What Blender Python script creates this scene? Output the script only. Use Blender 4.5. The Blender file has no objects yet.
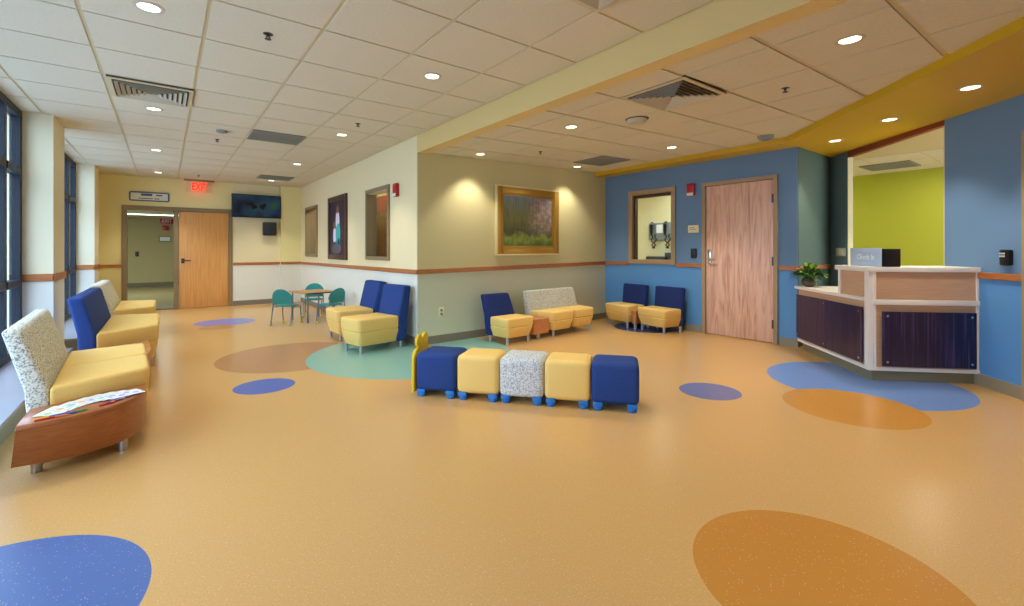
import bpy, bmesh, math, random
from math import sin, cos, pi, radians, sqrt, atan2
from mathutils import Vector, Matrix
random.seed(7)
C = bpy.context.scene.collection
# ------------------------------------------------------------------ materials
def lin(h):
    h = h.lstrip('#'); out = []
    for i in (0, 2, 4):
        v = int(h[i:i+2], 16) / 255
        out.append(v / 12.92 if v <= .04045 else ((v + .055) / 1.055) ** 2.4)
    return (*out, 1)
M = {}
def mat(name, col, rough=.6, metal=0, spec=.5, coat=0, coat_rough=.1):
    m = bpy.data.materials.new(name); m.use_nodes = True
    b = m.node_tree.nodes['Principled BSDF']
    b.inputs['Base Color'].default_value = lin(col)
    b.inputs['Roughness'].default_value = rough; b.inputs['Metallic'].default_value = metal
    b.inputs['Specular IOR Level'].default_value = spec
    b.inputs['Coat Weight'].default_value = coat; b.inputs['Coat Roughness'].default_value = coat_rough
    M[name] = m
    return m
def N(m, t, **k):
    n = m.node_tree.nodes.new(t)
    for a, v in k.items(): setattr(n, a, v)
    return n
def L(m, a, b): m.node_tree.links.new(a, b)
def ramp(m, stops, interp='LINEAR'):
    r = N(m, 'ShaderNodeValToRGB'); r.color_ramp.interpolation = interp
    e = r.color_ramp.elements
    while len(e) < len(stops): e.new(.5)
    for i, (p, c) in enumerate(stops): e[i].position = p; e[i].color = lin(c) if isinstance(c, str) else (c, c, c, 1)
    return r
def textured(name, c1, c2, tex='noise', scale=20, stretch=(1, 1, 1), rough=.6, lo=.35, hi=.65, bump=0, spec=.5, coat=0, detail=4, distort=0, mid=None):
    m = mat(name, c1, rough, 0, spec, coat)
    b = m.node_tree.nodes['Principled BSDF']
    tc = N(m, 'ShaderNodeTexCoord'); mp = N(m, 'ShaderNodeMapping'); mp.inputs['Scale'].default_value = stretch
    L(m, tc.outputs['Object'], mp.inputs['Vector'])
    if tex == 'noise':
        t = N(m, 'ShaderNodeTexNoise'); t.inputs['Detail'].default_value = detail; t.inputs['Distortion'].default_value = distort
        t.inputs['Scale'].default_value = scale; o = t.outputs['Fac']
    elif tex == 'voronoi':
        t = N(m, 'ShaderNodeTexVoronoi'); t.inputs['Scale'].default_value = scale; o = t.outputs['Distance']
    else:
        t = N(m, 'ShaderNodeTexWave'); t.inputs['Scale'].default_value = scale; t.inputs['Distortion'].default_value = distort
        t.inputs['Detail'].default_value = detail; o = t.outputs['Fac']
    L(m, mp.outputs['Vector'], t.inputs['Vector'])
    st = [(lo, c1), (hi, c2)] if mid is None else [(lo, c1), ((lo + hi) / 2, mid), (hi, c2)]
    r = ramp(m, st); L(m, o, r.inputs['Fac']); L(m, r.outputs['Color'], b.inputs['Base Color'])
    if bump:
        bp = N(m, 'ShaderNodeBump'); bp.inputs['Strength'].default_value = bump; bp.inputs['Distance'].default_value = .002
        L(m, o, bp.inputs['Height']); L(m, bp.outputs['Normal'], b.inputs['Normal'])
    return m
def emit(name, col, s):
    m = mat(name, col, .5); b = m.node_tree.nodes['Principled BSDF']
    b.inputs['Emission Color'].default_value = lin(col); b.inputs['Emission Strength'].default_value = s
    return m
def glass(name, tint='f4fbff', refl=.08):
    m = bpy.data.materials.new(name); m.use_nodes = True; nt = m.node_tree; nt.nodes.clear()
    o = N(m, 'ShaderNodeOutputMaterial'); mx = N(m, 'ShaderNodeMixShader'); t = N(m, 'ShaderNodeBsdfTransparent'); g = N(m, 'ShaderNodeBsdfGlossy')
    lw = N(m, 'ShaderNodeFresnel'); lw.inputs['IOR'].default_value = 1.25
    t.inputs['Color'].default_value = lin(tint); g.inputs['Roughness'].default_value = .02
    ge = N(m, 'ShaderNodeNewGeometry'); k = N(m, 'ShaderNodeMath', operation='SUBTRACT'); k.inputs[0].default_value = 1; L(m, ge.outputs['Backfacing'], k.inputs[1])
    k2 = N(m, 'ShaderNodeMath', operation='MULTIPLY'); L(m, lw.outputs['Fac'], k2.inputs[0]); L(m, k.outputs[0], k2.inputs[1]); L(m, k2.outputs[0], mx.inputs['Fac']); L(m, t.outputs[0], mx.inputs[1]); L(m, g.outputs[0], mx.inputs[2]); L(m, mx.outputs[0], o.inputs[0])
    M[name] = m
    return m
mat('lightened_recess_paint', '6f8587', .7); mat('lit_column_paint', 'ebe3c0', .75); mat('cream_paint', 'ebdcac', .75); mat('yellow_cream_paint', 'ecdf9d', .75); mat('white_paint', 'e9e7d6', .75)
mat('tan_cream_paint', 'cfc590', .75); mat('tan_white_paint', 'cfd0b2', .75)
mat('blue_upper_paint', '688aac', .7); mat('blue_lower_paint', '5c97cd', .7)
mat('recess_paint', '51665b', .7); mat('lime_paint', 'a6a727', .7); mat('exam_paint', 'dcd3a4', .7); mat('corridor_paint', 'b9ab76', .7)
mat('soffit_paint', 'cda612', .55); mat('head_paint', '8a3f1c', .6)
mat('beam_paint', 'dec27c', .7); mat('base_vinyl', '857b68', .5); mat('blue_side_base', '978c72', .5)
textured('rail_wood', 'a4602e', 'bd7940', 'noise', 8, (1, 1, 20), .4)
textured('ceiling_tile', 'd5cbaf', 'dad1b6', 'noise', 60, rough=.9); mat('ceiling_grid', 'cfbf96', .6)
mat('frame_taupe', '8d7955', .5); mat('frame_tan', 'a98f68', .5); mat('frame_brown', '4d2e22', .4)
textured('honey_wood', 'd8954a', 'e8ae68', 'noise', 3, (14, 14, .6), .38, detail=6, lo=.3, hi=.7)
textured('oak_wood', 'cb977c', 'eac4ac', 'noise', 2.2, (7, 7, .55), .42, distort=2.2, detail=7, lo=.32, hi=.62, mid='deb298')
textured('cherry_wood', '94522a', 'ab6836', 'noise', 5, (3, 3, 25), .32, detail=5, lo=.3, hi=.7, coat=.2)
textured('table_wood', 'c08850', 'd6a268', 'noise', 6, (1, 12, 1), .4)
textured('desk_laminate', 'cba27e', 'd4ac88', 'noise', 5, (1, 1, 30), .5)
textured('navy_fabric', '223c78', '2b4786', 'noise', 250, rough=.85, spec=.25, bump=.15)
textured('dark_navy_fabric', '1b2b60', '22346e', 'noise', 250, rough=.85, spec=.25, bump=.15)
textured('yellow_fabric', 'eac26c', 'efcc78', 'noise', 200, rough=.65, spec=.3, bump=.08)
textured('speckled_fabric', '868880', 'e2e0cf', 'noise', 105, rough=.85, spec=.2, detail=2, lo=.36, hi=.58, mid='c6c5b4')
textured('silver_speckled_fabric', '979fa5', 'e0e2de', 'noise', 105, rough=.85, spec=.2, detail=2, lo=.36, hi=.6, mid='c4c8c8')
mat('brushed_steel', 'b9bcc2', .3, 1); mat('dark_steel', '55595f', .35, 1); mat('blue_steel', '7c8896', .4, .5); mat('chrome', 'd5d7da', .15, 1)
mat('teal_plastic', '1f8f8a', .35); mat('blue_foot_plastic', '1c70be', .35); mat('yellow_plastic', 'dcbb1c', .35)
mat('tennis_yellow', 'd8c04a', .7)
textured('light_cherry_wood', 'b97440', 'cb8a52', 'noise', 5, (3, 3, 25), .35, detail=5, lo=.3, hi=.7); mat('white_laminate', 'f5eee0', .35); mat('kick_vinyl', '8a8062', .6); mat('black_plastic', '0b0c10', .35); mat('dark_plastic', '23272c', .4)
mat('grey_metal', '868b86', .45, 0); mat('white_plastic', 'e9e8e0', .4); mat('ivory_plastic', 'ece3b4', .45); mat('alarm_red', 'b3161b', .35)
mat('gold_leaf', 'bd8f35', .38, .55); mat('gold_light', 'ead9a0', .4, .3)
mat('navy_frame', '20252e', .5, 0, .3); mat('sill_stone', 'a9abb4', .25); mat('curb_paint', '9a9a86', .6)
mat('green_leaf', '2f5f1c', .5); mat('light_leaf', '8fb032', .45); mat('pot_bronze', '6d6350', .25, .5); mat('soil', '2c2118', .9)
mat('paper', 'e2e2d8', .7); mat('ink_teal', '86c2be', .7); mat('ink_lilac', 'a6a4d2', .7); mat('ink_green', 'a4c690', .7); mat('ink_peach', 'dcb08c', .7)
for k, c in (('red', 'c1272d'), ('blue', '2d4fb0'), ('yellow', 'e6c321'), ('green', '3b8f48'), ('orange', 'd9762a'), ('purple', '6a4a9c')): mat('crayon_' + k, c, .6)
mat('sign_blue', '3c4a7a', .5); mat('sign_gold', 'e2e0c6', .5); mat('desk_sign_blue', 'c4dcf4', .25); mat('desk_sign_letter', 'eef8f8', .4)
mat('grille_grey', '8f8d80', .6); mat('vent_white', 'c6bca2', .5); mat('vent_dark', '4a4439', .7); mat('grille_dark', '66655b', .7)
mat('corridor_floor', '8f8460', .3); mat('corridor_base', '6c6449', .5); mat('blind_tan', '9c8a68', .8); mat('blind_red', 'a8665a', .8); mat('room_brown', '8c764f', .8)
emit('lamp_glow', 'fff6e2', 2.2); emit('exit_glow', 'ff2a18', 1.1); emit('tube_glow', 'f7f5e6', 3)
glass('clear_glass')
glass('window_glass', 'e6f0fb')
# dark purple acrylic with vertical fibres
m = textured('purple_acrylic', '090b28', '57406a', 'noise', 6, (16, 16, .25), .28, lo=.32, hi=.74, detail=7, coat=.15, mid='1e173e')
# tv picture : dark screen with a blue-green glow
m = mat('tv_screen', '05070a', .12)
b = m.node_tree.nodes['Principled BSDF']; tc = N(m, 'ShaderNodeTexCoord'); nz = N(m, 'ShaderNodeTexNoise'); nz.inputs['Scale'].default_value = 4.5
L(m, tc.outputs['Object'], nz.inputs['Vector']); r = ramp(m, [(.38, '05080c'), (.52, '0a2440'), (.68, '0e3a24')]); L(m, nz.outputs['Fac'], r.inputs['Fac'])
L(m, r.outputs['Color'], b.inputs['Emission Color']); b.inputs['Emission Strength'].default_value = .55
# landscape canvas
def canvas_mat():
    m = mat('landscape_canvas', '6a6a40', .55)
    b = m.node_tree.nodes['Principled BSDF']; tc = N(m, 'ShaderNodeTexCoord'); sp = N(m, 'ShaderNodeSeparateXYZ'); L(m, tc.outputs['Object'], sp.inputs[0])
    nz = N(m, 'ShaderNodeTexNoise'); nz.inputs['Scale'].default_value = 7; nz.inputs['Detail'].default_value = 6; L(m, tc.outputs['Object'], nz.inputs['Vector'])
    ad = N(m, 'ShaderNodeMath', operation='MULTIPLY_ADD'); ad.inputs[1].default_value = .40; L(m, nz.outputs['Fac'], ad.inputs[0]); 
    mz = N(m, 'ShaderNodeMath', operation='MULTIPLY_ADD'); mz.inputs[1].default_value = 1.15; mz.inputs[2].default_value = -.17; L(m, sp.outputs['Z'], mz.inputs[0]); L(m, mz.outputs[0], ad.inputs[2])
    r = ramp(m, [(.04, '56702a'), (.16, '8fa03a'), (.24, '5c5a34'), (.5, '7d7c40'), (.72, '7c8570'), (.9, '7f96b4')]); L(m, ad.outputs[0], r.inputs['Fac'])
    n2 = N(m, 'ShaderNodeTexNoise'); n2.inputs['Scale'].default_value = 16; n2.inputs['Detail'].default_value = 5; L(m, tc.outputs['Object'], n2.inputs['Vector'])
    r2 = ramp(m, [(.42, '8b7a70'), (.6, 'c79a98')]); L(m, n2.outputs['Fac'], r2.inputs['Fac'])
    mx = N(m, 'ShaderNodeMix', data_type='RGBA'); L(m, r.outputs['Color'], mx.inputs['A']); L(m, r2.outputs['Color'], mx.inputs['B'])
    xm = N(m, 'ShaderNodeMapRange'); xm.inputs['From Min'].default_value = .42; xm.inputs['From Max'].default_value = .7; xm.inputs['To Max'].default_value = .75; L(m, sp.outputs['X'], xm.inputs['Value'])
    zm = N(m, 'ShaderNodeMapRange'); zm.inputs['From Min'].default_value = .15; zm.inputs['From Max'].default_value = .35; L(m, sp.outputs['Z'], zm.inputs['Value'])
    mu = N(m, 'ShaderNodeMath', operation='MULTIPLY'); L(m, xm.outputs[0], mu.inputs[0]); L(m, zm.outputs[0], mu.inputs[1])
    m3 = N(m, 'ShaderNodeMath', operation='MULTIPLY'); L(m, mu.outputs[0], m3.inputs[0]); L(m, n2.outputs['Fac'], m3.inputs[1])
    m4 = N(m, 'ShaderNodeMath', operation='MULTIPLY'); m4.inputs[1].default_value = 1.7; L(m, m3.outputs[0], m4.inputs[0])
    L(m, m4.outputs[0], mx.inputs['Factor'])
    n3 = N(m, 'ShaderNodeTexNoise'); n3.inputs['Scale'].default_value = 9; mp = N(m, 'ShaderNodeMapping'); mp.inputs['Scale'].default_value = (3, 1, .35); L(m, tc.outputs['Object'], mp.inputs['Vector']); L(m, mp.outputs[0], n3.inputs['Vector'])
    r3 = ramp(m, [(.36, .25), (.5, 1.)]); L(m, n3.outputs['Fac'], r3.inputs['Fac'])
    m5 = N(m, 'ShaderNodeMix', data_type='RGBA', blend_type='MULTIPLY'); m5.inputs['Factor'].default_value = .3; L(m, mx.outputs['Result'], m5.inputs['A']); L(m, r3.outputs['Color'], m5.inputs['B'])
    L(m, m5.outputs['Result'], b.inputs['Base Color'])
canvas_mat()
mat('portrait_dark', '2a2233', .5); mat('portrait_white', 'd9d4e4', .6); mat('portrait_teal', '3fa9a4', .6); mat('portrait_skin', '8a5a44', .6); mat('portrait_grey', '5a5260', .6)
# ---- vinyl floor: tan sheet with flecks and round inlays
CIRCLES = [  # x, y, radius, colour
    (-.595, 2.178, .555, '4d699f'), (1.915, .651, .446, 'c08436'), (3.689, 2.105, .245, '686e9e'), (5.041, 1.42, .753, '6f8fc8'),
    (4.185, 1.244, .455, 'c98f3c'), (.70, 4.54, .243, '5066ae'), (1.16, 5.65, .755, 'b3835a'), (2.306, 5.00, 1.135, '86b4a4'),
    (.796, 8.933, .437, '7a7fc0'), (.643, 8.393, .24, 'b98a5a'), (5.93, 4.42, .48, '35457c')]  # the last, navy inlay is darkened with the shade under the chairs
def floor_mat():
    m = mat('floor_vinyl', 'cda767', .26, 0, .45, .0, .12)
    b = m.node_tree.nodes['Principled BSDF']
    tc = N(m, 'ShaderNodeTexCoord'); cur = None
    base = N(m, 'ShaderNodeTexNoise'); base.inputs['Scale'].default_value = 140; base.inputs['Detail'].default_value = 2; L(m, tc.outputs['Object'], base.inputs['Vector'])
    r = ramp(m, [(.3, 'c69b5e'), (.7, 'd1a76a')]); L(m, base.outputs['Fac'], r.inputs['Fac']); cur = r.outputs['Color']
    for x, y, rad, col in CIRCLES:
        d = N(m, 'ShaderNodeVectorMath', operation='DISTANCE'); d.inputs[1].default_value = (x, y, 0); L(m, tc.outputs['Object'], d.inputs[0])
        lt = N(m, 'ShaderNodeMath', operation='LESS_THAN'); lt.inputs[1].default_value = rad; L(m, d.outputs['Value'], lt.inputs[0])
        mx = N(m, 'ShaderNodeMix', data_type='RGBA'); L(m, lt.outputs[0], mx.inputs['Factor']); L(m, cur, mx.inputs['A']); mx.inputs['B'].default_value = lin(col); cur = mx.outputs['Result']
    v = N(m, 'ShaderNodeTexVoronoi'); v.inputs['Scale'].default_value = 105; L(m, tc.outputs['Object'], v.inputs['Vector'])
    lt = N(m, 'ShaderNodeMath', operation='LESS_THAN'); lt.inputs[1].default_value = .2; L(m, v.outputs['Distance'], lt.inputs[0])
    sp = N(m, 'ShaderNodeSeparateColor'); L(m, v.outputs['Color'], sp.inputs[0])
    gt = N(m, 'ShaderNodeMath', operation='GREATER_THAN'); gt.inputs[1].default_value = .72; L(m, sp.outputs[0], gt.inputs[0])
    mu = N(m, 'ShaderNodeMath', operation='MULTIPLY'); L(m, lt.outputs[0], mu.inputs[0]); L(m, gt.outputs[0], mu.inputs[1])
    m2 = N(m, 'ShaderNodeMath', operation='MULTIPLY'); m2.inputs[1].default_value = .38; L(m, mu.outputs[0], m2.inputs[0])
    mx = N(m, 'ShaderNodeMix', data_type='RGBA'); L(m, m2.outputs[0], mx.inputs['Factor']); L(m, cur, mx.inputs['A']); mx.inputs['B'].default_value = lin('efe2bd')
    L(m, mx.outputs['Result'], b.inputs['Base Color'])
    n2 = N(m, 'ShaderNodeTexNoise'); n2.inputs['Scale'].default_value = 45; L(m, tc.outputs['Object'], n2.inputs['Vector'])
    bp = N(m, 'ShaderNodeBump'); bp.inputs['Strength'].default_value = .05; bp.inputs['Distance'].default_value = .002; L(m, n2.outputs['Fac'], bp.inputs['Height']); L(m, bp.outputs['Normal'], b.inputs['Normal'])
floor_mat()
# ------------------------------------------------------------------ mesh helpers
def bm_new(): return bmesh.new()
def box(bm, x0, x1, y0, y1, z0, z1, bev=0, seg=2, mi=0):
    return hexa(bm, [(x0, y0, z0), (x1, y0, z0), (x1, y1, z0), (x0, y1, z0), (x0, y0, z1), (x1, y0, z1), (x1, y1, z1), (x0, y1, z1)], bev, seg, mi)
def hexa(bm, p, bev=0, seg=2, mi=0):
    t = bmesh.new(); v = [t.verts.new(q) for q in p]
    for f in ((3, 2, 1, 0), (4, 5, 6, 7), (0, 1, 5, 4), (1, 2, 6, 5), (2, 3, 7, 6), (3, 0, 4, 7)): t.faces.new([v[i] for i in f])
    if bev: bmesh.ops.bevel(t, geom=t.edges[:], offset=bev, segments=seg, profile=.5, affect='EDGES')
    merge(bm, t, mi)
def merge(bm, t, mi=0):
    bmesh.ops.recalc_face_normals(t, faces=t.faces[:])
    mp = {v: bm.verts.new(v.co) for v in t.verts}
    for f in t.faces:
        g = bm.faces.new([mp[v] for v in f.verts]); g.material_index = mi
    t.free()
def prism(bm, pts, a0, a1, axis='z', bev=0, seg=2, mi=0):
    """extrude the 2-D outline pts along an axis; axis z: pts=(x,y); axis x: pts=(y,z); axis y: pts=(x,z)"""
    f3 = {'z': lambda p, a: (p[0], p[1], a), 'x': lambda p, a: (a, p[0], p[1]), 'y': lambda p, a: (p[0], a, p[1])}[axis]
    t = bmesh.new(); A = [t.verts.new(f3(p, a0)) for p in pts]; B = [t.verts.new(f3(p, a1)) for p in pts]; n = len(pts)
    t.faces.new(A); t.faces.new(B[::-1])
    for i in range(n): t.faces.new((A[i], B[i], B[(i + 1) % n], A[(i + 1) % n]))
    bmesh.ops.recalc_face_normals(t, faces=t.faces[:])
    if bev: bmesh.ops.bevel(t, geom=[e for e in t.edges if e.calc_face_angle(0) > .5], offset=bev, segments=seg, profile=.5, affect='EDGES')
    merge(bm, t, mi)
def lathe(bm, prof, cx=0, cy=0, n=20, mi=0):
    t = bmesh.new(); rings = []
    for r, z in prof: rings.append([t.verts.new((cx + r * cos(2 * pi * i / n), cy + r * sin(2 * pi * i / n), z)) for i in range(n)])
    for a, b2 in zip(rings, rings[1:]):
        for i in range(n): t.faces.new((a[i], a[(i + 1) % n], b2[(i + 1) % n], b2[i]))
    t.faces.new(rings[0][::-1]); t.faces.new(rings[-1])
    merge(bm, t, mi)
def tube(bm, pts, r, n=10, mi=0):
    pts = [Vector(p) for p in pts]; t = bmesh.new(); rings = []; ref = None
    for i, p in enumerate(pts):
        d = (pts[min(i + 1, len(pts) - 1)] - pts[max(i - 1, 0)]).normalized()
        if ref is None or abs(ref.dot(d)) > .95: ref = Vector((0, 0, 1)) if abs(d.z) < .9 else Vector((1, 0, 0))
        u = d.cross(ref).normalized(); w = u.cross(d)
        rr = r[i] if isinstance(r, (list, tuple)) else r
        rings.append([t.verts.new(p + (u * cos(2 * pi * k / n) + w * sin(2 * pi * k / n)) * rr) for k in range(n)])
    for a, b2 in zip(rings, rings[1:]):
        for k in range(n): t.faces.new((a[k], a[(k + 1) % n], b2[(k + 1) % n], b2[k]))
    t.faces.new(rings[0][::-1]); t.faces.new(rings[-1])
    merge(bm, t, mi)
def obj(name, bm, mats, parent=None, loc=(0, 0, 0), rot=0, label=None, flat=False):
    if not isinstance(mats, (list, tuple)): mats = [mats]
    me = bpy.data.meshes.new(name)
    bm.normal_update()
    if not flat:
        for f in bm.faces: f.smooth = True
        for e in bm.edges: e.smooth = e.calc_face_angle(0) < .62 if len(e.link_faces) == 2 else True
    bm.to_mesh(me); bm.free()
    for x in mats: me.materials.append(M[x])
    o = bpy.data.objects.new(name, me); C.objects.link(o); o.location = loc
    o.rotation_euler = rot if isinstance(rot, (tuple, list)) else (0, 0, rot)
    if parent: o.parent = parent
    if label: o['label'] = label
    return o
def tag(o, label, cat, group=None):
    o['label'] = label; o['category'] = cat
    if group: o['group'] = group
    return o
def thing(name, label, cat, loc=(0, 0, 0), rotz=0, group=None):
    o = bpy.data.objects.new(name, None); C.objects.link(o); o.empty_display_size = .1
    o.location = loc; o.rotation_euler = (0, 0, rotz)
    return tag(o, label, cat, group)
def struct(name, bm, mats, parent=None, loc=(0, 0, 0), rot=0, flat=False):
    o = obj(name, bm, mats, parent, loc, rot, flat=flat)
    if not parent: o['kind'] = 'structure'
    return o
def sempty(name, loc, rotz):
    o = bpy.data.objects.new(name, None); C.objects.link(o); o.location = loc; o.rotation_euler = (0, 0, rotz); o['kind'] = 'structure'
    return o
def copy_tree(o, parent=None):
    c = o.copy(); C.objects.link(c)
    if parent: c.parent = parent
    for ch in list(o.children): copy_tree(ch, c)
    return c
def B(*boxes, mi=0, bev=0):
    bm = bm_new()
    for q in boxes: box(bm, *q[:6], bev=bev, mi=q[6] if len(q) > 6 else mi)
    return bm
def text_bm(s, size, depth=.002, off=0):
    cu = bpy.data.curves.new('t', 'FONT'); cu.body = s; cu.size = size; cu.extrude = depth; cu.offset = off; cu.align_x = 'CENTER'; cu.align_y = 'CENTER'
    o = bpy.data.objects.new('t', cu); C.objects.link(o); dg = bpy.context.evaluated_depsgraph_get()
    me = bpy.data.meshes.new_from_object(o.evaluated_get(dg)); bm = bmesh.new(); bm.from_mesh(me)
    bpy.data.objects.remove(o); bpy.data.meshes.remove(me); bpy.data.curves.remove(cu)
    bmesh.ops.transform(bm, matrix=Matrix.Rotation(pi / 2, 4, 'X'), verts=bm.verts[:])   # stands up, reads from -y
    return bm
def shift(bm, x=0, y=0, z=0, sx=1, sy=1, sz=1):
    for v in bm.verts: v.co = Vector((v.co.x * sx + x, v.co.y * sy + y, v.co.z * sz + z))
    return bm
# ------------------------------------------------------------------ key plan (metres). camera stands at (0,0)
XW, XC, XG = -1.20, -.942, 2.503        # window plane, column faces, wing wall
YF = 11.45                              # far wall
CN = Vector((2.503, 5.274)); BC = Vector((6.15, 5.44)); BE = Vector((6.19, 2.385)); RC = Vector((7.45, 2.46))
HL = 2.6236                             # main ceiling
def hr(x): return 2.436 + .027 * (x - 2.7)      # side ceiling rises slightly towards the blue wall
W45 = 4.99                              # reception wall lies on x - y = 4.99
def on45(y): return (y + W45, y)
# ---- wall with openings, two paints split at the chair rail
def wall(name, p, q, t, z1, holes, low, up, zr=.92, z0=0, parent=None):
    """p->q along the room face; the thickness t goes to the left of p->q (negative: right)"""
    p, q = Vector(p), Vector(q); d = q - p; Lg = d.length; ang = atan2(d.y, d.x); bm = bm_new()
    xs = sorted({0, Lg, *[h[0] for h in holes], *[h[1] for h in holes]}); zs = sorted({z0, z1, *([zr] if z0 < zr < z1 else []), *[h[2] for h in holes], *[h[3] for h in holes]})
    for a, b2 in zip(xs, xs[1:]):
        for c, e in zip(zs, zs[1:]):
            mx_, mz = (a + b2) / 2, (c + e) / 2
            if any(h[0] < mx_ < h[1] and h[2] < mz < h[3] for h in holes): continue
            box(bm, a, b2, min(0, t), max(0, t), c, e, mi=0 if mz < zr else 1)
    return struct(name, bm, [low, up], parent, (p.x, p.y, 0), ang, flat=True)
def rail(name, pts, h=.058, d=.018, side=1):
    bm = bm_new()
    for (a, b2) in zip(pts, pts[1:]):
        A, Bv = Vector(a[:2]), Vector(b2[:2]); n = (Bv - A).normalized(); n = Vector((-n.y, n.x)) * side * d
        P = [(*A, a[2] - h / 2), (*Bv, b2[2] - h / 2), (*(Bv + n), b2[2] - h / 2), (*(A + n), a[2] - h / 2), (*A, a[2] + h / 2), (*Bv, b2[2] + h / 2), (*(Bv + n), b2[2] + h / 2), (*(A + n), a[2] + h / 2)]
        hexa(bm, P, .004, 1)
    return struct(name, bm, 'rail_wood')
def skirting(name, segs, mt='base_vinyl', h=.1, d=.012, side=1):
    bm = bm_new()
    for A, Bv in segs:
        A, Bv = Vector(A), Vector(Bv); n = (Bv - A).normalized(); n = Vector((-n.y, n.x)) * side * d
        hexa(bm, [(*A, 0), (*Bv, 0), (*(Bv + n), 0), (*(A + n), 0), (*A, h), (*Bv, h), (*(Bv + n), h), (*(A + n), h)])
    return struct(name, bm, mt)
# ------------------------------------------------------------------ floor
struct('floor', B((-1.35, 9.2, -3.5, 11.58, -.06, 0)), 'floor_vinyl')
# ------------------------------------------------------------------ ceilings: grid plane with tegular tiles
def tiles(bm, xs, ys, zf, gx=.024, gy=.022, drop=.007):
    for a, b2 in zip(xs, xs[1:]):
        for c, e in zip(ys, ys[1:]):
            x0, x1, y0, y1 = a + gx / 2, b2 - gx / 2, c + gy / 2, e - gy / 2
            hexa(bm, [(x0, y0, zf(x0) - drop), (x1, y0, zf(x1) - drop), (x1, y1, zf(x1) - drop), (x0, y1, zf(x0) - drop),
                      (x0, y0, zf(x0) + .01), (x1, y0, zf(x1) + .01), (x1, y1, zf(x1) + .01), (x0, y1, zf(x0) + .01)], mi=1)
bm = bm_new(); box(bm, -1.35, 2.62, -3.5, 11.6, HL, HL + .05)
gxs = [-1.2] + [-1.012 + .6095 * i for i in range(6)] + [2.503]; gys = [y for y in [2.487 + .6105 * i for i in range(-9, 16)] if y < 11.45] + [11.45]
tiles(bm, gxs, gys, lambda x: HL)
struct('ceiling', bm, ['ceiling_grid', 'ceiling_tile'], flat=True)
bm = bm_new()
hexa(bm, [(2.6, -3.5, hr(2.6)), (7.6, -3.5, hr(7.6)), (7.6, 5.6, hr(7.6)), (2.6, 5.6, hr(2.6)), (2.6, -3.5, 2.75), (7.6, -3.5, 2.75), (7.6, 5.6, 2.75), (2.6, 5.6, 2.75)])
tiles(bm, [2.64] + [2.938 + .608 * i for i in range(6)], [.69 + .592 * i for i in range(-6, 9)], hr, .010, .034, .009)
struct('ceiling_side', bm, ['ceiling_grid', 'ceiling_tile'], flat=True)
# beam between the two ceilings
struct('trim_1', B((XG, 2.645, -3.5, 5.28, 2.405, 2.76)), 'beam_paint', flat=True)['label'] = 'pale yellow ceiling beam'
# golden soffit along the blue wall and over the reception desk
def soffit():
    out = [(5.86, 5.43), (5.80, 2.37), (3.688, .317), (1.9, -1.43), (3.2, -1.79)]; inn = [(7.9, 2.9), (7.2, 5.6)]
    P = out[:4] + [on45(-3.06), on45(2.6), (6.3, 2.6), (6.3, 5.6), (5.86, 5.6)]
    t = bmesh.new(); A = [t.verts.new((x, y, hr(x) - .072)) for x, y in P]; Bq = [t.verts.new((x, y, 2.74)) for x, y in P]; n = len(P)
    t.faces.new(A); t.faces.new(Bq[::-1])
    for i in range(n): t.faces.new((A[i], Bq[i], Bq[(i + 1) % n], A[(i + 1) % n]))
    bm = bm_new(); merge(bm, t); return struct('trim_2', bm, 'soffit_paint', flat=True)
soffit()
# ------------------------------------------------------------------ walls
ld = (BE - BC).length
LW = 3.05
# wing wall (faces -x): runs from the far wall to the corner
def wg(y): return 11.6 - y             # distance along the wing wall
wall('wall_wing', (XG, 11.6), (XG, CN.y + .009), .14, HL + .1, [(wg(10.86), wg(9.99), 1.1, 2.07), (wg(7.02), wg(6.19), 1.1, 2.05)], 'white_paint', 'cream_paint', .92)
lc = (BC - CN).length
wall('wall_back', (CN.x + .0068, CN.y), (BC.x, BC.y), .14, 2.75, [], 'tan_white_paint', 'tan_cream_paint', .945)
def bl(y): return (BC.y - y)
BW = [(bl(4.87), bl(4.10), 1.03, 2.09), (bl(3.585), bl(2.66), 0, 2.105)]
wall('wall_blue', BC, BE + Vector((0, .008)), .14, 2.75, BW, 'blue_lower_paint', 'blue_upper_paint', .965)
wall('wall_recess', BE + Vector((.009, .0015)), RC, .12, 2.75, [], 'recess_paint', 'recess_paint', .965)
# reception wall on the diagonal: from behind the camera's right up to the recess; opening for the counter
P45a, P45b = Vector(on45(2.46)), Vector(on45(.46))
def d45(y): return (2.46 - y) * sqrt(2)
wall('wall_recess_return', P45a, on45(2.165), .055, 2.75, [], 'lightened_recess_paint', 'lightened_recess_paint', .965)  # recess paint made lighter to offset the shadow on this strip
wall('wall_reception', on45(2.165), P45b, .055, 2.75, [(0, d45(1.033) - d45(2.165), .70, 2.41)], 'blue_lower_paint', 'blue_upper_paint', .965)
# cream jamb lining and dark red head of the counter opening
J = sempty('trim_3', (P45a.x, P45a.y, 0), radians(-135))
obj('jamb_lining', B((d45(2.165) - .001, d45(2.165) + .012, -.005, .055, .70, 2.41), (d45(1.033) - .012, d45(1.033) + .001, -.0, .055, .70, 2.41)), 'exam_paint', J, flat=True)
obj('head', B((d45(2.165), d45(1.033), -.006, .055, 2.405, 2.53)), 'head_paint', J, flat=True)
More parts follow.
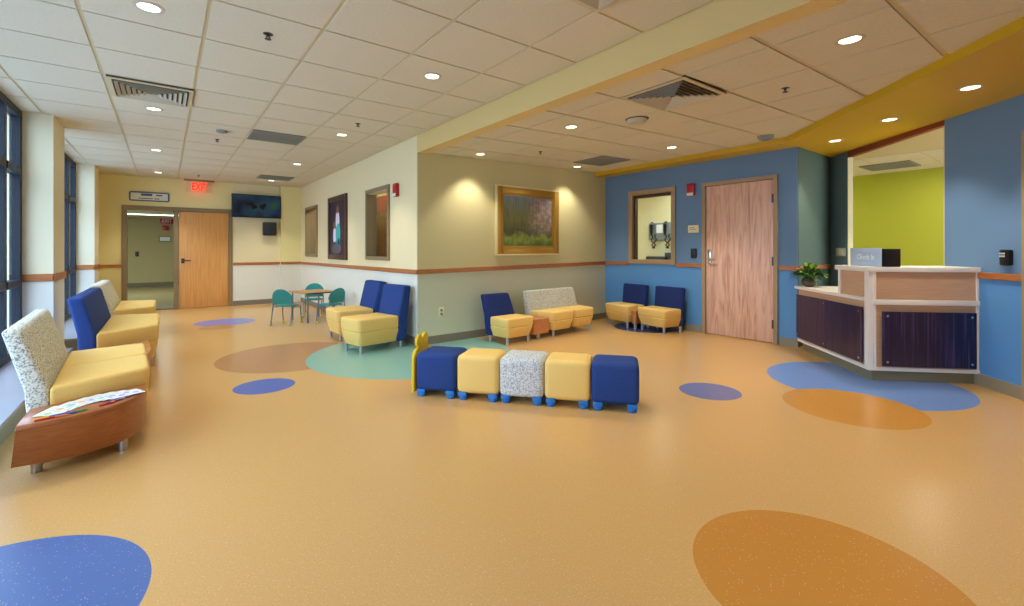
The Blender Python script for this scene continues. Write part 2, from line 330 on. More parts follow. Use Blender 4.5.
# wall beyond the tan door frame at the right edge
wall('wall_right', Vector(on45(.46)), Vector(on45(-3.5)), .15, 2.75, [(.06, 1.0, 0, 2.08)], 'blue_lower_paint', 'blue_upper_paint', .965)
D4 = sempty('door_3', (*on45(.46), 0), radians(-135))
wall('wall_rear', (1.5, -3.5), (-1.35, -3.5), .15, 2.75, [], 'white_paint', 'cream_paint')
obj('door_frame', B((0, .06, -.03, .15, 0, 2.14), (1.0, 1.06, -.03, .15, 0, 2.14), (.06, 1.0, -.03, .15, 2.08, 2.14)), 'frame_tan', D4, flat=True)
obj('door_leaf', B((.065, .995, .03, .075, .01, 2.075), bev=.003), 'oak_wood', D4)
# far wall
wall('wall_far', (-1.1, YF), (2.75, YF), .15, 2.75, [(1.1 - .61, 1.1 + 1.10, 0, 1.985)], 'yellow_cream_paint', 'yellow_cream_paint', .90)
struct('wall_far_panel', B((1.16, 2.07, YF - .006, YF, 0, .89, 0), (1.16, 2.07, YF - .006, YF, .89, 2.62, 1)), ['white_paint', 'cream_paint'], flat=True)
struct('wall_far_pier', B((2.07, 2.51, YF - .09, YF, 0, .89, 0), (2.07, 2.51, YF - .09, YF, .89, 2.62, 1)), ['white_paint', 'yellow_cream_paint'], flat=True)
# window wall: columns and low curb
def column(name, y0, y1):
    struct(name, B((XW - .15, XC, y0, y1, 0, .89, 0), (XW - .15, XC, y0, y1, .89, 2.7, 1)), ['white_paint', 'lit_column_paint'], flat=True)  # upper paint is paler, with the window light put into its colour
column('wall_window_pier', 6.80, 7.47); column('wall_window_pier.001', 10.35, 11.0)
struct('wall_window_end', B((XW - .15, -1.05, 11.0, 11.6, 0, 2.7)), 'yellow_cream_paint', flat=True)
bm = B((XW - .15, -.80, -3.5, 6.80, 0, .125), (XW - .15, -.80, 7.47, 10.35, 0, .125))
box(bm, XW - .15, -.79, -3.5, 6.80, .125, .145, mi=1); box(bm, XW - .15, -.79, 7.47, 10.35, .125, .145, mi=1)
struct('trim_4', bm, ['curb_paint', 'sill_stone'], flat=True)
# rails and skirtings
rail('trim_5', [(XG, 11.36, .892), (XG, CN.y, .918)], side=-1)
rail('trim_6', [(CN.x - .018, CN.y, .92), (BC.x, BC.y, .967)], side=-1)
u = (BE - BC).normalized()
rail('trim_7', [(*(BC), .967), (*(BC + u * bl(4.93)), .967)], side=-1)
rail('trim_8', [(*(BC + u * bl(4.05)), .967), (*(BC + u * bl(3.63)), .967)], side=-1)
rail('trim_9', [(*(BC + u * bl(2.60)), .967), (*BE, .967), (BE.x + 1.22, BE.y + .073, .967)], side=-1)
rail('trim_10', [(*on45(.86), .972), (*on45(.465), .972)], side=-1)
rail('trim_11', [(2.07, YF - .006, .892), (1.16, YF - .006, .89)], side=1)
rail('trim_12', [(2.51, YF - .09, .892), (2.07, YF - .09, .892)], side=1)
rail('trim_13', [(-.66, YF, .885), (-1.05, YF, .885)], side=1)
for i, (a, b2) in enumerate(((6.80, 7.47), (10.35, 11.0))):
    rail('trim_%d' % (14 + i), [(XW, a, .905), (XC, a, .905), (XC, b2, .905)], .078, side=-1)
skirting('baseboard_wing', [((XG, 11.36), (XG, CN.y))], side=-1)
skirting('baseboard_back', [((CN.x - .012, CN.y), (BC.x, BC.y))], side=-1)
skirting('baseboard_blue', [(BC, BC + u * bl(3.65)), (BC + u * bl(2.60), BE)], 'blue_side_base', side=-1)
skirting('baseboard_reception', [(on45(.95), on45(.465))], 'blue_side_base', side=-1, h=.105)
skirting('baseboard_far', [((2.07, YF - .006), (1.16, YF - .006)), ((-.66, YF), (-1.05, YF))], side=1)
# ------------------------------------------------------------------ curtain wall windows
def curtain(name, y0, y1, mull):
    r = sempty(name, (0, 0, 0), 0); a, b2 = XW - .045, XW + .03
    bm = B((a, b2, y0, y1, .145, .22), (a, b2, y0, y1, 2.54, HL + .02))
    for y in mull: box(bm, a, b2, y - .045, y + .045, .22, 2.54)
    obj('mullion', bm, 'navy_frame', r, flat=True)
    bm = bm_new()
    ms = [y0] + mull + [y1]
    for p, q in zip(ms, ms[1:]):
        if q - p < .1: continue
        for z in (.86, 1.99): box(bm, a, b2 + .01, p + .028, q - .028, z - .035, z + .035)
    obj('transom', bm, 'navy_frame', r, flat=True)
    obj('pane', B((XW - .004, XW + .002, y0, y1, .2, 2.55)), 'window_glass', r, flat=True)
wall('wall_window_rear', (XW, -3.5), (XW, .6), .12, 2.75, [], 'white_paint', 'cream_paint', .92)
curtain('window_1', .6, 6.80, [.63, 1.2, 2.4, 3.6, 4.8, 6.18, 6.75])
curtain('window_2', 7.47, 10.35, [7.50, 8.70, 9.62, 10.322])
# ------------------------------------------------------------------ far door with side light, corridor beyond
D1 = sempty('door_1', (0, YF, 0), 0)
obj('door_frame', B((-.66, -.58, -.02, .15, 0, 2.05), (1.085, 1.15, -.02, .15, 0, 2.05), (.14, .215, -.02, .15, 0, 1.985), (-.58, 1.085, -.02, .15, 1.97, 2.05)), 'frame_taupe', D1, flat=True)
obj('side_light', B((-.58, .14, .06, .068, 0.03, 1.97)), 'clear_glass', D1, flat=True)
obj('bottom_rail', B((-.58, .14, .03, .10, 0, .03)), 'frame_taupe', D1, flat=True)
leaf = obj('door_leaf', B((.22, 1.08, 0, .045, .01, 1.965), bev=.003), 'honey_wood', D1)
bm = bm_new(); box(bm, .26, .315, -.012, 0, .92, 1.02, .004); tube(bm, [(.29, -.012, .975), (.29, -.05, .975), (.42, -.05, .975)], .011)
obj('door_handle', bm, 'dark_steel', leaf)
W_C = 19.2
struct('wall_corridor', B((-4, 4, W_C, W_C + .1, 0, 2.3)), 'corridor_paint', flat=True)
struct('wall_corridor_side', B((3.9, 4, YF + .15, W_C, 0, 2.5), (-4, -3.9, YF + .15, W_C, 0, 2.5)), 'corridor_paint', flat=True)
struct('floor_corridor', B((-4, 4, 11.58, W_C, -.06, 0)), 'corridor_floor', flat=True)
struct('ceiling_corridor', B((-4, 4, YF + .15, W_C, 2.22, 2.3)), 'ceiling_tile', flat=True)
skirting('baseboard_corridor', [((3.9, W_C), (-3.9, W_C))], 'corridor_base', side=1, h=.12)
def fx(px, Y):          # x on a plane y=Y behind the side light
    k = (px - 512) / 460; return Y * (.6023 + k * .7983) / (.7983 - k * .6023)
def fz(px, py, Y):
    k = (px - 512) / 460; return 1.2 + (249.5 - py) / 460 * Y / (.7983 - k * .6023)
def wall_box(name, label, cat, loc, rotz, w, h, d, m, bev=.006, group=None):
    t = thing(name, label, cat, loc, rotz, group)
    return t
def single(name, label, cat, bm, m, loc, rotz=0, group=None):
    o = obj(name, bm, m, None, loc, rotz); return tag(o, label, cat, group)
yb = W_C
t = thing('exit_sign', 'small red EXIT sign in the corridor behind the glass side light', 'exit sign', (fx(167, yb - .1), yb - .1, fz(167, 221, yb - .1)))
obj('housing', B((-.19, .19, 0, .05, -.085, .085), bev=.008), 'alarm_red', t)
obj('lettering', shift(text_bm('EXIT', .16), sx=.8, y=-.003), 'white_plastic', t)
single('fire_alarm', 'dark red fire alarm in the corridor under the small exit sign', 'fire alarm', B((-.09, .09, -.05, 0, -.08, .08), bev=.01), 'alarm_red', (fx(165.5, yb), yb, fz(165, 228, yb)))
t = thing('room_sign', 'pale wall sign in the corridor beneath the red alarm', 'sign', (fx(165, yb), yb, fz(165, 239, yb)))
obj('plate', B((-.16, .16, -.02, 0, -.085, .085), bev=.006), 'sign_blue', t); obj('face', B((-.14, .14, -.024, -.019, -.067, .067)), 'white_plastic', t)
single('card_reader', 'black card reader on the corridor wall seen through the glass', 'card reader', B((-.045, .045, -.05, 0, -.08, .08), bev=.015), 'black_plastic', (fx(137, yb), yb, fz(137, 254, yb)))
t = thing('ceiling_light', 'long glowing ceiling light strip in the corridor beyond the side light', 'ceiling light', (fx(152, 16.6), 16.6, 2.22))
obj('housing', B((-1.0, 1.0, -.12, .12, -.03, 0), bev=.005), 'white_plastic', t); obj('diffuser', B((-.97, .97, -.1, .1, -.04, -.03)), 'tube_glow', t)
# ------------------------------------------------------------------ room behind wing wall (seen through its two windows)
def wing_window(name, y1, y0, z0, z1, blind):
    r = sempty(name, (XG, y1, 0), radians(-90)); w = y1 - y0; f = .055
    obj('window_frame', B((0, f, -.025, .14, z0, z1), (w - f, w, -.025, .14, z0, z1), (f, w - f, -.025, .14, z0, z0 + f), (f, w - f, -.025, .14, z1 - f, z1)), 'frame_taupe', r, flat=True)
    obj('pane', B((f, w - f, .08, .086, z0 + f, z1 - f)), 'clear_glass', r, flat=True)
    return r
wing_window('window_3', 10.91, 9.94, 1.045, 2.12, 0); wing_window('window_4', 7.07, 6.14, 1.045, 2.11, 1)
struct('wall_inner_room', B((4.1, 4.2, 5.45, 11.6, 0, 2.6), (2.65, 4.2, 11.5, 11.6, 0, 2.6), (2.65, 4.2, 8.7, 8.8, 0, 2.6)), 'room_brown', flat=True)
struct('ceiling_inner_room', B((2.64, 4.2, 5.45, 11.6, 2.6, 2.7)), 'ceiling_tile', flat=True)
t = thing('roller_blind', 'tan roller blind with a red top band behind the window nearest the corner', 'blind', (3.0, 7.6, 1.7))
obj('cloth', B((-.006, .006, -.75, 1.05, -.9, .15)), 'blind_tan', t); obj('valance', B((-.02, .02, -.75, 1.05, .15, .42), bev=.005), 'blind_red', t)
# ------------------------------------------------------------------ exam room behind the blue wall window
struct('wall_exam', B((7.70, 7.80, 2.55, 6.6, 0, 2.6), (6.33, 7.7, 6.5, 6.6, 0, 2.6)), 'exam_paint', flat=True)
struct('ceiling_exam', B((6.30, 7.8, 2.62, 6.6, 2.45, 2.53)), 'ceiling_tile', flat=True)
bz = radians(-90) + atan2(BE.x - BC.x, BC.y - BE.y)
def pb(y): return BC + u * bl(y)
r = sempty('window_5', (*pb(4.93), 0), bz); w = .87
obj('window_frame', B((0, .07, -.025, .14, .97, 2.155), (w - .07, w, -.025, .14, .97, 2.155), (.07, w - .07, -.025, .14, .97, 1.04), (.07, w - .07, -.025, .14, 2.085, 2.155)), 'frame_tan', r, flat=True)
obj('inner_stop', B((.07, .10, .03, .10, 1.04, 2.085), (w - .10, w - .07, .03, .10, 1.04, 2.085), (.1, w - .1, .03, .10, 2.04, 2.085)), 'frame_brown', r, flat=True)
obj('pane', B((.07, w - .07, .06, .066, 1.04, 2.085)), 'clear_glass', r, flat=True)
# wall mounted diagnostic set
t = thing('diagnostic_station', 'grey wall-mounted diagnostic set with coiled black handpieces behind the blue wall window', 'medical device', (7.70, 5.38, 1.55), radians(-90))
obj('panel', B((-.27, .27, -.05, 0, -.17, .17), bev=.01), 'grey_metal', t)
obj('clock_face', B((-.08, .06, -.06, -.05, -.03, .13)), 'white_plastic', t)
for i, x in enumerate((-.17, .14)):
    bm = bm_new(); tube(bm, [(x, -.10, .14), (x, -.10, -.06)], [.035, .022], 12); tube(bm, [(x, -.10, .14), (x + .05, -.14, .16)], .03, 12)
    hnd = obj('handpiece', bm, 'black_plastic', t)
    pts = [(x + .02 * sin(k * 1.6), -.09 - .02 * cos(k * 1.6), -.06 - .26 * sin(pi * k / 24) if k < 13 else -.06 - .26 * sin(pi * k / 24)) for k in range(25)]
    pts = [(p[0] + .1 * k / 24, p[1], p[2]) for k, p in enumerate(pts)]
    bm = bm_new(); tube(bm, pts, .012, 8); obj('coiled_cord', bm, 'black_plastic', hnd)
t = thing('padded_support', 'black padded arm projecting in the exam room below the diagnostic set', 'support arm', (7.69, 5.32, 1.02), radians(-90))
obj('pad', B((-.32, .14, -.16, -.04, -.04, .05), bev=.03), 'black_plastic', t); obj('bracket', B((.08, .22, -.10, 0, -.07, .12), bev=.01), 'dark_plastic', t)
# door in the blue wall
D2 = sempty('door_2', (*pb(3.63), 0), bz); w = 3.63 - 2.615
obj('door_frame', B((0, .05, -.025, .14, 0, 2.15), (w - .05, w, -.025, .14, 0, 2.15), (.05, w - .05, -.025, .14, 2.10, 2.15)), 'frame_tan', D2, flat=True)
leaf = obj('door_leaf', B((.055, w - .055, 0, .045, .012, 2.095), bev=.003), 'oak_wood', D2)
bm = bm_new(); box(bm, .08, .13, -.012, 0, 1.0, 1.2, .004); tube(bm, [(.105, -.01, 1.06), (.105, -.055, 1.06), (.22, -.055, 1.055)], .011); lathe(bm, [(.02, 0), (.02, .02)], 0, 0, 16)
obj('door_handle', bm, 'chrome', leaf)
for z in (.25, 1.05, 1.85):
    bm = bm_new(); tube(bm, [(w - .056, -.02, z - .055), (w - .056, -.02, z + .055)], .013); obj('hinge', bm, 'dark_steel', leaf)
# ------------------------------------------------------------------ reception room
struct('wall_lime', B((9.30, 9.40, -2.0, 3.6, 0, 2.5), (7.4, 9.4, 3.5, 3.6, 0, 2.5)), 'lime_paint', flat=True)
bm = B((5.0, 9.5, -3, 3.6, 2.44, 2.5))
bmesh.ops.delete(bm, geom=bm.verts[:], context='VERTS')
t_ = bmesh.new(); P = [(7.45, 2.62), (9.4, 3.6), (9.4, -2.5), on45(-2.5)]; P = [(on45(2.46)[0] + .11, 2.46 - .11 + .1), (9.4, 3.6), (9.4, -3.0), (on45(-3.0)[0] + .12, -3.0)]
A = [t_.verts.new((x, y, 2.44)) for x, y in P]; Bq = [t_.verts.new((x, y, 2.5)) for x, y in P]
t_.faces.new(A); t_.faces.new(Bq[::-1])
for i in range(4): t_.faces.new((A[i], Bq[i], Bq[(i + 1) % 4], A[(i + 1) % 4]))
merge(bm, t_)
tiles(bm, [7.6 + .61 * i for i in range(4)][:3] + [9.3], [-.9 + .61 * i for i in range(7)], lambda x: 2.44)
struct('ceiling_reception', bm, ['ceiling_grid', 'ceiling_tile'], flat=True)
# ------------------------------------------------------------------ things on walls
def wl(y, z): return (XG, y, z)
R90 = radians(-90)
t = thing('framed_portrait', 'dark framed portrait of two children on the wing wall between two windows', 'picture', (XG, 8.545, 1.593), R90)
W2, H2 = .55, .575
obj('frame', B((-W2, -W2 + .09, -.035, 0, -H2, H2), (W2 - .09, W2, -.035, 0, -H2, H2), (-W2 + .09, W2 - .09, -.035, 0, -H2, -H2 + .09), (-W2 + .09, W2 - .09, -.035, 0, H2 - .09, H2), bev=.004), 'frame_brown', t)
bm = B((-W2 + .08, W2 - .08, -.018, -.002, -H2 + .08, H2 - .08))
def blob(bm, cx, cz, rx, rz, mi, y=-.019, n=20):
    prism(bm, [(cx + rx * cos(2 * pi * i / n), cz + rz * sin(2 * pi * i / n)) for i in range(n)], y, y - .001 * mi - .0005, 'y', mi=mi)
blob(bm, -.02, -.38, .3, .09, 5); blob(bm, .03, .12, .11, .2, 1); blob(bm, .04, .33, .075, .075, 4); blob(bm, .06, -.12, .14, .2, 2); blob(bm, .1, -.3, .06, .12, 2)
blob(bm, -.15, -.14, .09, .16, 1); blob(bm, -.16, .05, .06, .065, 4); blob(bm, -.14, -.33, .09, .08, 3)
obj('print', bm, ['portrait_dark', 'portrait_white', 'portrait_teal', 'portrait_dark', 'portrait_skin', 'portrait_grey'], t)
def alarm(label, loc, rz):
    t = thing('fire_alarm', label, 'fire alarm', loc, rz)
    obj('body', B((-.06, .06, -.05, 0, -.09, .09), bev=.012), 'alarm_red', t); obj('strobe', B((-.05, .05, -.056, -.048, -.088, -.045), bev=.004), 'white_plastic', t)
    obj('sounder', B((-.045, .045, -.053, -.049, -.02, .07), bev=.001), 'alarm_red', t)
alarm('red fire alarm with white strobe on the cream wing wall near the corner', (XG, 5.88, 2.0), R90)
pq = pb(3.80); alarm('red fire alarm with white strobe on the blue wall beside the oak door', (pq.x, pq.y, 2.075), bz)
pq = pb(3.77); t = thing('room_sign', 'small cream room sign on the blue wall beside the oak door', 'sign', (pq.x, pq.y, 1.5), bz)
obj('plate', B((-.085, .085, -.012, 0, -.055, .055), bev=.004), 'ivory_plastic', t); obj('lettering', B((-.06, .02, -.014, -.011, .015, .025), (-.06, .05, -.014, -.011, -.01, 0)), 'grille_grey', t)
pq = pb(3.76); t = thing('card_reader', 'black card reader on the blue wall left of the oak door handle', 'card reader', (pq.x, pq.y, 1.145), bz)
obj('body', B((-.042, .042, -.035, 0, -.07, .07), bev=.012), 'black_plastic', t); obj('face', B((-.03, .03, -.038, -.033, -.02, .055), bev=.003), 'dark_plastic', t)
# landscape in a gold frame on the back wall
ca = atan2(BC.y - CN.y, BC.x - CN.x)
def pc(x): return (x, CN.y + (x - CN.x) * (BC.y - CN.y) / (BC.x - CN.x))
t = thing('framed_landscape', 'woodland landscape painting in a wide gold frame above the seats', 'painting', (*pc(3.72), 1.125), ca)
w, h = 1.235, .985
obj('frame', B((0, .1, -.05, 0, 0, h), (w - .1, w, -.05, 0, 0, h), (.1, w - .1, -.05, 0, 0, .1), (.1, w - .1, -.05, 0, h - .1, h), bev=.012), 'gold_leaf', t)
obj('outer_lip', B((-.012, .012, -.056, -.0, -.012, h + .012), (w - .012, w + .012, -.056, -.0, -.012, h + .012), (.012, w - .012, -.056, 0, -.012, .012), (.012, w - .012, -.056, 0, h - .012, h + .012), bev=.004), 'gold_light', t)
obj('inner_lip', B((.1, .13, -.035, 0, .1, h - .1), (w - .13, w - .1, -.035, 0, .1, h - .1), (.13, w - .13, -.035, 0, .1, .13), (.13, w - .13, -.035, 0, h - .13, h - .1), bev=.004), 'gold_leaf', t)
obj('canvas', B((0, w - .26, -.02, -.004, 0, h - .26)), 'landscape_canvas', t, (.13, 0, .13))
t = thing('wall_outlet', 'pale wall outlet low on the cream wall beside the navy chair', 'outlet', (*pc(2.845), .393), ca)
obj('plate', B((-.037, .037, -.008, 0, -.06, .06), bev=.003), 'ivory_plastic', t)
for z in (-.025, .025): obj('socket', B((-.016, .016, -.011, -.007, z - .015, z + .015), bev=.002), 'grille_grey', t)
# tv, speaker, door sign, exit sign on the far wall
t = thing('television', 'black flat screen television mounted high on the far wall', 'television', (1.60, YF - .07, 2.14))
obj('housing', B((-.475, .475, -.045, .0, -.25, .25), bev=.008), 'black_plastic', t)
obj('screen', B((-.455, .455, -.048, -.044, -.23, .235)), 'tv_screen', t)
bm = bm_new()
for s in (-1, 1):
    prism(bm, [(.02 + s * .01, 0), (.02 + s * .13, .09), (.02 + s * .15, .02), (.02 + s * .1, -.08), (.02 + s * .02, -.03)], -.0485, -.0478, 'y')
obj('picture', bm, 'black_plastic', t); obj('bracket', B((-.15, .15, 0, .065, -.12, .12)), 'dark_steel', t)
t = thing('wall_speaker', 'small black speaker box on the far wall below the television', 'speaker', (1.845, YF - .03, 1.655))
obj('cabinet', B((-.13, .13, -.14, 0, -.145, .145), bev=.012), 'black_plastic', t); obj('grille', B((-.11, .11, -.146, -.139, -.125, .125), bev=.003), 'dark_plastic', t); obj('bracket', B((-.03, .03, 0, .025, -.05, .05)), 'dark_steel', t)
t = thing('door_sign', 'long framed blue and gold sign above the glass side light', 'sign', (-.24, YF, 2.23))
bm = bm_new(); prism(bm, [(-.31, -.07), (-.29, -.09), (.29, -.09), (.31, -.07), (.31, .07), (.29, .09), (-.29, .09), (-.31, .07)], -.02, 0, 'y'); obj('border', bm, 'sign_blue', t)
obj('face', B((-.285, .285, -.024, -.019, -.068, .068)), 'sign_gold', t)
bm = B((-.13, .04, -.026, -.023, .015, .055), (.1, .2, -.026, -.023, .02, .045), (-.17, .05, -.026, -.023, -.045, -.03), (.07, .15, -.026, -.023, -.045, -.03)); blob(bm, -.24, 0, .03, .05, 0, -.023); blob(bm, .24, .01, .03, .04, 0, -.023); obj('emblem', bm, 'sign_blue', t)
t = thing('exit_sign', 'glowing red EXIT sign hanging from the ceiling above the honey wood door', 'exit sign', (.56, YF - .13, 2.47))
obj('canopy', B((-.26, .26, -.04, .04, HL - 2.47 - .035, HL - 2.47 - .007), bev=.004), 'frame_taupe', t); obj('panel', B((-.22, .22, .0, .008, -.1, HL - 2.47 - .035)), 'clear_glass', t, flat=True)
obj('lettering', shift(text_bm('EXIT', .215, .004, .004), sx=.60, z=0.0, y=-.004), 'exit_glow', t)
# switch plate and keypad by the reception
pq = on45(2.275); t = thing('light_switch', 'ivory double light switch plate beside the reception opening', 'light switch', (pq[0], pq[1], 1.165), radians(-135))
obj('plate', B((-.11, .11, -.01, 0, -.055, .055), bev=.003), 'ivory_plastic', t)
for x in (-.035, .035): obj('rocker', B((x - .015, x + .015, -.015, -.009, -.03, .03), bev=.002), 'white_plastic', t)
pq = on45(.56); t = thing('door_keypad', 'black keypad on the blue wall to the right of the desk', 'keypad', (pq[0], pq[1], 1.133), radians(-135))
obj('body', B((-.046, .046, -.04, 0, -.066, .066), bev=.014), 'black_plastic', t)
bm = bm_new()
for i in range(3):
    for j in range(2): box(bm, -.035 + i * .018, -.024 + i * .018, -.042, -.039, .005 + j * .022, .018 + j * .022)
obj('key', bm, 'white_plastic', t)['kind'] = 'stuff'
# ------------------------------------------------------------------ ceiling fittings
def zc(x, right): return (hr(x) - .007) if right else HL - .007
def downlight(x, y, z, label, r=.066, power=32):
    t = thing('ceiling_downlight', label, 'ceiling light', (x, y, z))
    bm = bm_new(); n = 28
    for a, (r0, r1, za, zb) in enumerate(((r * .84, r * 1.16, -.004, -.004),)):
        lathe_ring(bm, r0, r1, 0, -.006)
    obj('trim_ring', bm, 'vent_white', t)
    bm = bm_new(); lathe(bm, [(r * .86, -.003), (r * .86, -.001)], n=28); obj('lens', bm, 'lamp_glow', t)
    ld_ = bpy.data.lights.new('downlight_lamp', 'SPOT'); ld_.energy = power; ld_.color = (1, .94, .83); ld_.spot_size = radians(98); ld_.spot_blend = .55; ld_.shadow_soft_size = .07
    lo = bpy.data.objects.new('downlight_lamp', ld_); C.objects.link(lo); lo.parent = t; lo.location = (0, 0, -.02)
    return t
def lathe_ring(bm, r0, r1, z0, z1, n=28):
    t = bmesh.new(); rings = [[t.verts.new((r * cos(2 * pi * i / n), r * sin(2 * pi * i / n), z)) for i in range(n)] for r, z in ((r0, z0), (r1, z0), (r1, z1 * .5), (r0, z1))]
    for k in range(4):
        a, b2 = rings[k], rings[(k + 1) % 4]
        for i in range(n): t.faces.new((a[i], a[(i + 1) % n], b2[(i + 1) % n], b2[i]))
    merge(bm, t)
for x, y, lb in ((-.075, 3.42, 'large round downlight nearest the camera at the top left'), (1.74, 3.39, 'round downlight in the main ceiling nearest the pale yellow beam'),
                 (1.74, 5.79, 'round downlight between the grey grille and the wing wall corner'), (-.09, 5.86, 'round downlight just behind the square louvred vent near the windows'),
                 (-.1, 8.27, 'round downlight third from the camera along the window side'), (-.1, 10.65, 'round downlight nearest the long sign over the glass side light'),
                 (1.75, 8.23, 'round downlight over the children\'s table along the wing wall'), (1.74, 10.5, 'round downlight under the far grille near the television')):
    downlight(x, y, HL - .007, lb)
for x, y, lb in ((3.285, 3.36, 'round downlight left of the white dome in the side ceiling'), (5.12, 3.43, 'small round downlight in front of the oak door by the golden soffit'),
                 (3.233, .968, 'round downlight in the side ceiling nearest the camera at the top right'), (3.278, 5.03, 'round downlight washing the wall left of the gold framed painting'),
                 (5.14, 5.12, 'round downlight washing the wall right of the gold framed painting')):
    downlight(x, y, hr(x) - .007, lb, power=30 if y > 5 else 52)
for x, y, lb in ((6.179, 1.995, 'soffit downlight furthest along over the potted plant'), (5.509, 1.332, 'middle downlight in the golden soffit over the desk'), (4.849, .687, 'largest downlight in the golden soffit, above the keypad wall')):
    downlight(x, y, hr(x) - .072, lb, power=32)
def diffuser(x0, y0, s, zf, label):
    t = thing('ceiling_vent', label, 'air vent', (x0 + s / 2, y0 + s / 2, zf(x0 + s / 2) - .007))
    h = s / 2 - .012
    bm = bm_new(); hexa(bm, [(-h, -h, -.012), (h, -h, -.012), (h, h, -.012), (-h, h, -.012), (-h, -h, 0), (h, -h, 0), (h, h, 0), (-h, h, 0)]); obj('backing', bm, 'vent_dark', t, flat=True)
    bm = bm_new(); ring(bm, h, h - .03, -.014, -.022); obj('frame', bm, 'ceiling_grid', t, flat=True)
    k = 0; a = h - .045
    while a > .03:
        bm = bm_new(); ring(bm, a, a - .022, -.034, -.014, slope=True); obj('louver', bm, 'vent_white', t, flat=True); a -= .037
    # pyramid shaped blades thrown to four sides
    return t
def ring(bm, a, b2, z0, z1, slope=False):
    for k in range(4):
        R = Matrix.Rotation(k * pi / 2, 4, 'Z')
        if slope: P = [(-a, -a, z0), (a, -a, z0), (b2, -b2, z1), (-b2, -b2, z1), (-a, -a, z0 + .003), (a, -a, z0 + .003), (b2, -b2, z1 + .003), (-b2, -b2, z1 + .003)]
        else: P = [(-a, -a, z1), (a, -a, z1), (b2, -b2, z1), (-b2, -b2, z1), (-a, -a, z0), (a, -a, z0), (b2, -b2, z0), (-b2, -b2, z0)]
        hexa(bm, [tuple(R @ Vector(p)) for p in P])
diffuser(-.395, 4.93, .61, lambda x: HL, 'square louvred ceiling vent near the windows at the upper left')
diffuser(2.94, 1.86, .6, hr, 'square louvred ceiling vent in the side ceiling beside the beam')
diffuser(1.44, 1.265, .61, lambda x: HL, 'louvred ceiling vent cut off by the top edge beside the beam')
def grille(x0, y0, sx, sy, zf, label, tilt=0):
    t = thing('ceiling_grille', label, 'air grille', (x0 + sx / 2, y0 + sy / 2, zf(x0 + sx / 2) - .007), 0)
    t.rotation_euler = (0, -tilt, 0)
    obj('backing', B((-sx / 2 + .012, sx / 2 - .012, -sy / 2 + .012, sy / 2 - .012, -.008, 0)), 'grille_dark', t, flat=True)
    bm = bm_new(); n = 16
    for i in range(n):
        y = -sy / 2 + .03 + (sy - .06) * i / (n - 1); box(bm, -sx / 2 + .02, sx / 2 - .02, y - .006, y + .006, -.014, -.008)
    obj('slats', bm, 'grille_grey', t, flat=True)
    obj('frame', B((-sx / 2 + .01, sx / 2 - .01, -sy / 2 + .01, -sy / 2 + .025, -.015, -.007), (-sx / 2 + .01, sx / 2 - .01, sy / 2 - .025, sy / 2 - .01, -.015, -.007), (-sx / 2 + .01, -sx / 2 + .025, -sy / 2 + .025, sy / 2 - .025, -.015, -.007), (sx / 2 - .025, sx / 2 - .01, -sy / 2 + .025, sy / 2 - .025, -.015, -.007)), 'grille_grey', t, flat=True)
grille(.817, 6.15, .61, .55, lambda x: HL, 'grey return air grille in the main ceiling over the floor circles')
grille(1.43, 9.78, .61, .5, lambda x: HL, 'grey return air grille in the far ceiling near the television')
grille(4.77, 4.25, .6, .6, hr, 'grey return air grille in the side ceiling near the blue wall corner', .027)
grille(8.2, 1.75, .61, .61, lambda x: 2.44, 'grey return air grille above the lime green wall')
def sprinkler(x, y, z, label):
    t = thing('sprinkler_head', label, 'sprinkler', (x, y, z))
    bm = bm_new(); lathe(bm, [(.018, -.006), (.030, -.002), (.030, 0)]); obj('escutcheon', bm, 'dark_steel', t)
    bm = bm_new(); tube(bm, [(0, 0, -.004), (0, 0, -.018)], .009); tube(bm, [(-.012, 0, -.018), (0, 0, -.032), (.012, 0, -.018)], .003); lathe(bm, [(.020, -.035), (.020, -.032)]); obj('deflector', bm, 'dark_steel', t)
sprinkler(.541, 3.38, HL - .007, 'dark sprinkler head in the main ceiling nearest the camera')
sprinkler(1.734, 5.18, HL - .007, 'sprinkler head just in front of the downlight near the wing wall corner')
sprinkler(.535, 7.0, HL - .007, 'sprinkler head behind the flat detector near the ceiling centre')
sprinkler(.511, 10.6, HL - .007, 'sprinkler head above the glowing EXIT sign')
sprinkler(3.86, 1.58, hr(3.86) - .007, 'dark sprinkler head in the side ceiling near the golden soffit')
sprinkler(3.851, 4.5, hr(3.85) - .007, 'sprinkler head in the side ceiling above the gold framed painting')
t = thing('smoke_detector', 'flat grey detector in the main ceiling in front of a sprinkler', 'smoke detector', (.542, 6.45, HL - .007))
bm = bm_new(); lathe(bm, [(.03, -.03), (.055, -.022), (.06, 0)]); obj('body', bm, 'grey_metal', t)
t = thing('smoke_detector', 'round white dome detector in the side ceiling beside the square vent', 'smoke detector', (3.612, 2.80, hr(3.61) - .007))
bm = bm_new(); lathe(bm, [(.03, -.055), (.075, -.045), (.095, -.02), (.1, 0)], n=28); obj('body', bm, 'vent_white', t); bm = bm_new(); lathe(bm, [(.102, -.012), (.112, 0)], n=28); obj('base_ring', bm, 'vent_dark', t)
t = thing('smoke_detector', 'grey dome detector in the side ceiling at the soffit bend', 'smoke detector', (5.50, 2.46, hr(5.5) - .007))
bm = bm_new(); lathe(bm, [(.04, -.05), (.075, -.035), (.09, 0)], n=24); obj('body', bm, 'grey_metal', t)
